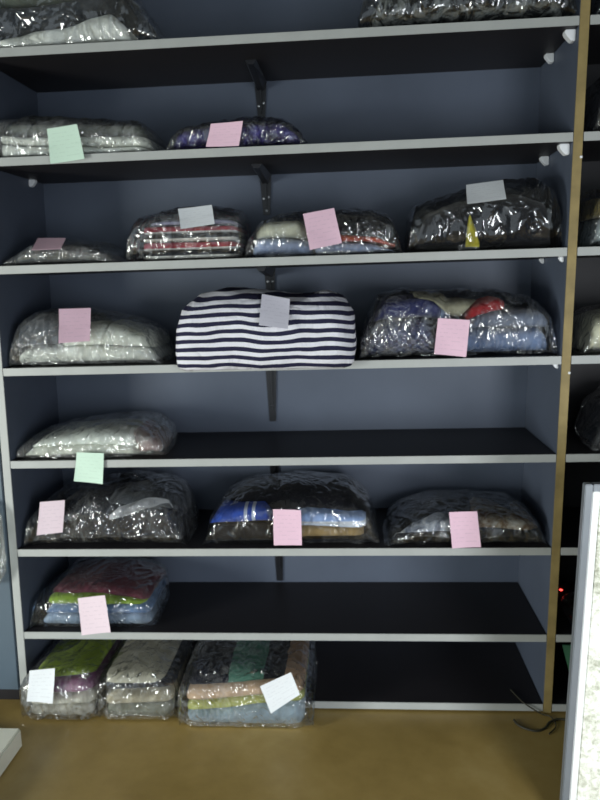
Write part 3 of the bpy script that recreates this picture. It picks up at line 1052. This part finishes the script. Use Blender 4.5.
# ---- row G
garment('G', [(40, 622, 650), (50, 613, 650), (140, 614, 650), (150, 622, 650)], .03, .34,
        'pale blue-grey folded towel at the bottom, under the lime green one', cl('icy', (146, 166, 190)), 'folded_towel', 'towel', expo=3.5, layers=2, amp=.004)
garment('G', [(44, 613, 616), (52, 604, 615), (140, 606, 615), (148, 612, 616)], .026, .34,
        'blue folded towel between the pale one and the lime green one', cl('steelb', (104, 134, 176)), 'folded_towel', 'towel', expo=3.5, layers=1, amp=.004)
garment('G', [(46, 600, 607), (54, 593, 606), (130, 597, 607), (144, 602, 607)], .03, .34,
        'lime green folded towel under the maroon one', cl('lime', (142, 172, 62)), 'folded_towel', 'towel', expo=3.5, layers=1, amp=.004)
garment('G', [(54, 590, 597), (64, 574, 596), (100, 569, 597), (145, 577, 601), (158, 592, 602)], .04, .36,
        'maroon folded towel on top of the lime green one', cl('maroon', (112, 58, 72)), 'folded_towel', 'towel', ymid=.08, expo=2.6, amp=.006)
bag('G', [(20, 634), (26, 618), (36, 592), (50, 570), (78, 559), (115, 557), (148, 563), (168, 578), (180, 594), (174, 622), (166, 634)], .008, .385,
    'clear bag of maroon, lime green and blue towels on the lowest but one shelf', FILM,
    ([(78, 598), (105, 595), (111, 632), (82, 635)], 'palepink', 'pinkish white paper ticket', .01, (-.009, -.014)), ymid=.28, taper=.55, rnd_len=.13)

# ---- row H, bags overhanging the bottom shelf on to the floor
FLZ = .002
garment('H', [(26, 711, 720), (32, 708, 720), (88, 707, 720), (95, 711, 720)], -.088, .30,
        'grey crumpled towel at the bottom of the small bag, under the white and purple ones', cl('dull', (176, 174, 164)), 'folded_towel', 'towel', ymid=-.08, expo=3, layers=2, amp=.006, base=.0385, drop=(-.002, .008), low=5.0)
garment('H', [(27, 700, 709), (34, 697, 708), (87, 696, 707), (94, 700, 708)], -.085, .30,
        'white folded towel under the purple one, lowest shelf', cl('chalk', (206, 204, 190)), 'folded_towel', 'towel', ymid=-.08, expo=3.4, layers=1, amp=.005)
garment('H', [(28, 687, 698), (36, 683, 697), (87, 681, 696), (93, 686, 697)], -.084, .30,
        'purple folded towel between white and lime green, lowest shelf', cl('purple', (132, 74, 122), (160, 116, 142)), 'folded_towel', 'towel', ymid=-.08, expo=3.4, amp=.005)
garment('H', [(29, 670, 684), (36, 662, 683), (87, 660, 681), (93, 668, 682)], -.082, .32,
        'lime green folded towel topmost in the small bag by the pale side panel', cl('lime2', (168, 192, 66)), 'folded_towel', 'towel', ymid=-.075, expo=3, amp=.005)
bag('H', [(21, 700), (24, 672), (32, 654), (60, 646), (88, 645), (98, 660), (99, 700)], -.098, .35,
    'small clear bag with a lime green towel on the lowest shelf', FILM,
    ([(30, 670), (55, 668), (53, 703), (27, 701)], 'white', 'white paper ticket', -.07, (-.104, -.112)), ymid=.02, expo=5.5, drop=(-.002, FLZ), rnd_len=.05, taper=.7, crumple=.006)
garment('H', [(99, 711, 720), (105, 708, 720), (166, 706, 718), (174, 710, 718)], -.084, .30,
        'grey-green folded towel at the bottom under the cream and black ones', cl('dull2', (140, 144, 134)), 'folded_towel', 'towel', ymid=-.08, expo=3, layers=2, amp=.005, base=.0385, drop=(-.002, .008), low=5.0)
garment('H', [(100, 699, 709), (106, 696, 708), (167, 694, 706), (174, 698, 707)], -.082, .30,
        'beige folded towel under the black-fronted one, middle bag of the lowest shelf', cl('beige', (188, 180, 158)), 'folded_towel', 'towel', ymid=-.078, expo=3.4, layers=1, amp=.004)
CRB = banded('cream_cloth_with_black_stripe', [(0, (30, 32, 38)), (.7, (206, 202, 184))], 'Z')
garment('H', [(100, 672, 697), (106, 666, 696), (167, 664, 694), (173, 670, 696)], -.08, .32,
        'cream folded towel with a black front edge, middle bag of the lowest shelf', CRB, 'folded_towel', 'towel', ymid=-.075, expo=3.4, amp=.004)
bag('H', [(100, 698), (102, 668), (104, 652), (135, 646), (165, 646), (175, 660), (178, 696)], -.093, .35,
    'clear bag of cream and black towels between two others on the lowest shelf', FILM,
    None, ymid=.02, expo=5.5, drop=(-.002, FLZ), rnd_len=.05, taper=.7, crumple=.006)
garment('H', [(178, 714, 732), (184, 708, 732), (296, 699, 724), (304, 706, 724)], -.115, .28,
        'pale blue folded towel at the bottom of the biggest bag on the lowest shelf', cl('icy2', (150, 170, 186)), 'folded_towel', 'towel', ymid=-.08, expo=3, layers=2, amp=.004, base=.0385, drop=(-.002, .008), low=5.0)
garment('H', [(178, 705, 710), (184, 700, 709), (298, 691, 700), (304, 696, 701)], -.108, .28,
        'yellow-green folded towel between pale blue and peach ones', cl('lime3', (186, 192, 110)), 'folded_towel', 'towel', ymid=-.08, expo=3.5, amp=.003)
garment('H', [(178, 695, 701), (184, 687, 700), (298, 680, 692), (304, 686, 693)], -.106, .30,
        'peach folded towel on the yellow-green one, lowest shelf', cl('peach', (208, 176, 146)), 'folded_towel', 'towel', ymid=-.08, expo=3.5, amp=.003)
NT = banded('navy_cloth_with_teal_and_tan_bands', [(0, (26, 28, 42)), (.36, (88, 140, 124)), (.66, (30, 30, 40)), (.84, (170, 140, 112))], 'X', wob=.05)
garment('H', [(180, 684, 690), (190, 664, 688), (296, 660, 684), (304, 676, 684)], -.07, .33,
        'navy folded towel with a teal band on the peach one', NT, 'folded_towel', 'towel', ymid=-.02, expo=3, amp=.005)
bag('H', [(180, 704), (181, 680), (180, 656), (200, 647), (250, 645), (300, 646), (311, 664), (313, 700)], -.13, .36,
    'biggest clear bag on the lowest shelf, white ticket tilted at its corner', FILM,
    ([(260, 686), (291, 672), (300, 694), (271, 713)], 'white', 'tilted white paper ticket', -.1, (-.138, -.146)), ymid=.0, expo=5.5, drop=(-.002, FLZ), rnd_len=.05, taper=.75, crumple=.005)

# ---- second bay
garment('A', [(592, -30, 40), (600, -38, 40), (690, -38, 40), (705, -10, 40)], .03, .33, 'dark grey blanket on the topmost shelf of the neighbouring bay', DGREY, 'bundled_blanket', 'blanket', ymid=.08, expo=2.8, amp=.006)
bag('A', [(587, 8), (590, -30), (610, -45), (690, -45), (712, 0)], .01, .37, 'clear bag on the topmost shelf of the neighbouring bay', FILM, ymid=.1)
garment('B', [(588, 112, 150), (594, 90, 150), (690, 84, 150), (705, 110, 150)], .04, .33, 'dark garment on the second shelf of the neighbouring bay', cl('umber', (46, 46, 46)), 'bundled_clothes', 'clothes', ymid=.08, expo=2.8, amp=.008)
bag('B', [(582, 130), (586, 96), (592, 76), (650, 70), (700, 80), (712, 120)], .01, .37, 'dark clear bag on the second shelf of the neighbouring bay', FILM_S, ymid=.1)
garment('C', [(584, 238, 260), (590, 218, 260), (690, 214, 260), (705, 232, 260)], .03, .33, 'pale blue-grey sheet in the neighbouring bay, third shelf', cl('pgrey', (150, 162, 164)), 'folded_sheet', 'sheet', ymid=.06, expo=3, layers=3)
garment('C', [(584, 210, 219), (590, 196, 218), (690, 192, 214), (705, 204, 214)], .05, .33, 'khaki blanket on the pale sheet in the neighbouring bay', cl('khaki', (140, 126, 78)), 'folded_blanket', 'blanket', ymid=.06, expo=3)
bag('C', [(579, 240), (581, 206), (587, 188), (650, 182), (700, 190), (712, 235)], .008, .37, 'clear bag with khaki blanket in the neighbouring bay', FILM, ymid=.1)
WB = cl('ivory', (222, 220, 196))
garment('D', [(578, 345, 375), (584, 318, 375), (600, 312, 375), (690, 310, 375), (700, 340, 375)], .01, .34, 'bulky ivory duvet in the neighbouring bay', WB, 'folded_duvet', 'duvet', ymid=.06, expo=2.6, amp=.008)
bag('D', [(573, 352), (574, 326), (580, 312), (602, 306), (690, 304), (708, 350)], .002, .37, 'clear bag of a bulky ivory duvet in the neighbouring bay', FILM, ymid=.08)
garment('E', [(592, 440, 468), (598, 408, 468), (680, 396, 468), (700, 430, 468)], .04, .33, 'dark slate clothes in the neighbouring bay', cl('slate2', (60, 66, 72)), 'bundled_clothes', 'clothes', ymid=.08, expo=2.6, amp=.008)
bag('E', [(584, 450), (586, 420), (592, 396), (610, 384), (690, 380), (708, 440)], .008, .37, 'crinkled clear bag of slate clothes in the neighbouring bay', FILM, ymid=.1, crumple=.007)
bag('G', [(566, 632), (570, 618), (580, 606), (600, 602), (660, 604), (690, 630)], .02, .33, 'low crumpled clear bag behind the silver-framed panel', FILM_H, ymid=.1, crumple=.007)

# red light of a small black adaptor on the neighbouring bay's shelf
p = at(560.5, 591, .36)
ad = empty('power_adaptor', (p.x, .38, top('G')), 'small black adaptor with a glowing red light in the neighbouring bay', 'adaptor')
box('housing', M['darkplastic'], p.x - .022, p.x + .03, .355, .41, top('G') + .0008, p.z + .03, ad, 0, .004)
bm = bmesh.new(); bmesh.ops.create_uvsphere(bm, u_segments=12, v_segments=8, radius=.0095)
bmesh.ops.translate(bm, vec=(p.x, .354, p.z), verts=bm.verts)
me = bpy.data.meshes.new('indicator_light'); bm.to_mesh(me); bm.free()
link('indicator_light', me, M['led'], ad, True)['label'] = 'glowing red light'
# mint green folder leaning in the lowest compartment
p = at(566, 646, .05)
fo = box('card_folder', M['green'], p.x - .012, p.x + .26, .05, .058, top('H'), top('H') + .002 + (p.z - top('H')), None, 0, .001)
bm = bmesh.new(); bm.from_mesh(fo.data)
for v_ in bm.verts:
    if v_.co.z < top('H') + .05: v_.co.x += .05
bm.to_mesh(fo.data); bm.free()
tag(fo, 'mint green card folder standing in the lowest compartment behind the framed panel', 'folder')

# cable around the foot of the wood-edged panel
P = lambda px, py, z=.004: tuple(at_floor(px, py, z))
q0 = at(522, 704, -.006)
tube('cable', M['cable'], [P(584, 728), P(572, 722), P(560, 719), P(550, 722), P(545, 728), P(536, 731), P(524, 728), P(517, 724), P(514, 720)], .0038)
tag(bpy.data.objects['cable'], 'thin dark cable trailing on the brown floor below the wood-edged panel', 'cable')

c2 = [at(512, 694, .06), at(520, 699, .02), at(526, 703, -.006)]
pts = [(c2[0].x, .08, top('H') + .004), (c2[1].x, .02, top('H') + .004), (c2[2].x, -.006, top('H') + .002), tuple(at(533, 709, -.010)), P(542, 714), P(551, 717), P(556, 726), P(549, 734)]
cb = tube('cable', M['cable'], pts, .0022)
tag(cb, 'thin dark cable draped over the lowest shelf edge at the wood-edged panel', 'cable')

# ------------------------------------------------------------------ silver-framed panel standing close by
py_ = -.52
tl = at(582.5, 482, py_ + .024)
pn = empty('framed_panel', (tl.x + .35, py_, 0), 'tall silver-framed panel with a mottled cream face standing before the shelves', 'panel')
x0, zt = tl.x, tl.z
PL = .034
wf = .019
def lb(name, mat, xa, xb, ya, yb, za, zb, par): 
    return box(name, mat, xa - PL * zt, xb - PL * zt, ya, yb, za, zb, par, PL, .002)
lb('frame_stile', M['alu'], x0, x0 + wf, py_, py_ + .024, .0, zt, pn)
lb('frame_stile', M['alu'], x0 + .74, x0 + .74 + wf, py_, py_ + .024, .0, zt, pn)
lb('frame_rail', M['alu'], x0 + wf + .0005, x0 + .7395, py_, py_ + .024, zt - wf, zt, pn)
lb('frame_rail', M['alu'], x0 + wf + .0005, x0 + .7395, py_, py_ + .024, .0, wf, pn)
ins = lb('inner_border', M['white_frame'], x0 + wf + .0006, x0 + wf + .02, py_ + .003, py_ + .022, wf + .0006, zt - wf - .0006, pn)
ins['label'] = 'white inner border'
fc = lb('panel_face', M['stone'], x0 + wf + .0206, x0 + .7394, py_ + .006, py_ + .02, wf + .0006, zt - wf - .0006, pn)
fc['label'] = 'mottled cream face'

# cream slab on the floor, corner of it in view
c = at_floor(23, 746, 0)
sl = box('floor_slab', M['slab'], c.x - .55, c.x, c.y - .62, c.y, .0, .068, None, 0, .006)
tag(sl, 'low cream slab lying on the brown floor by the cupboard', 'slab')

# clear bag hung on the cupboard, only its rounded end in view
hb = empty('hanging_bag', (-.2, -.06, .7), 'clear plastic bag hanging on the blue-grey cupboard front', 'bag')
a = at(8, 586, -.03)
pr = [(a.x - .26, a.z + .26, a.z + .02), (a.x - .2, a.z + .3, a.z), (a.x - .03, a.z + .3, a.z + .004), (a.x - .002, a.z + .27, a.z + .05)]
me = loft('bag_film', FILM_H, pr, -.055, -.004, expo=2.4, step=.01, nt=40, amp=.004, seed=77, crumple=.003)
link('bag_film', me, FILM_H, hb, True)
tube('bag_loop', M['white_plastic'], [(a.x - .2, -.012, a.z + .285), (a.x - .17, -.006, a.z + .36), (a.x - .115, -.005, a.z + .39), (a.x - .06, -.006, a.z + .36), (a.x - .03, -.012, a.z + .285)], .004, hb)

# ------------------------------------------------------------------ light: daylight through the shop front, plus an added fill lamp
w = bpy.data.worlds.new('world'); SC.world = w; w.use_nodes = True
w.node_tree.nodes['Background'].inputs[0].default_value = (.8, .92, 1, 1)
w.node_tree.nodes['Background'].inputs[1].default_value = .7


def area(name, loc, target, sx, sy, power, col, spread=180):
    l = bpy.data.lights.new(name, 'AREA'); l.shape = 'RECTANGLE'; l.size = sx; l.size_y = sy
    l.energy = power; l.color = col; l.spread = math.radians(spread)
    o = bpy.data.objects.new(name, l); COL.objects.link(o)
    o.location = loc
    o.rotation_euler = (Vector(target) - Vector(loc)).to_track_quat('-Z', 'Y').to_euler()
    return o


area('shopfront_daylight', (-2.1, -2.4, .85), (.75, 0, .55), .9, 1.3, 42, (.96, 1, .95), 118)
area('panel_fill_light', (2.5, -3.0, .9), (1.65, 0, .2), .7, 1.2, 17, (.92, .96, 1), 110)  # unseen fill lamp, added to brighten the framed panel on the right

SC.view_settings.view_transform = 'Standard'
SC.view_settings.look = 'None'
SC.view_settings.gamma = 1.0
SC.view_settings.exposure = 0.3
SC.cycles.transparent_max_bounces = 32
SC.cycles.max_bounces = 8
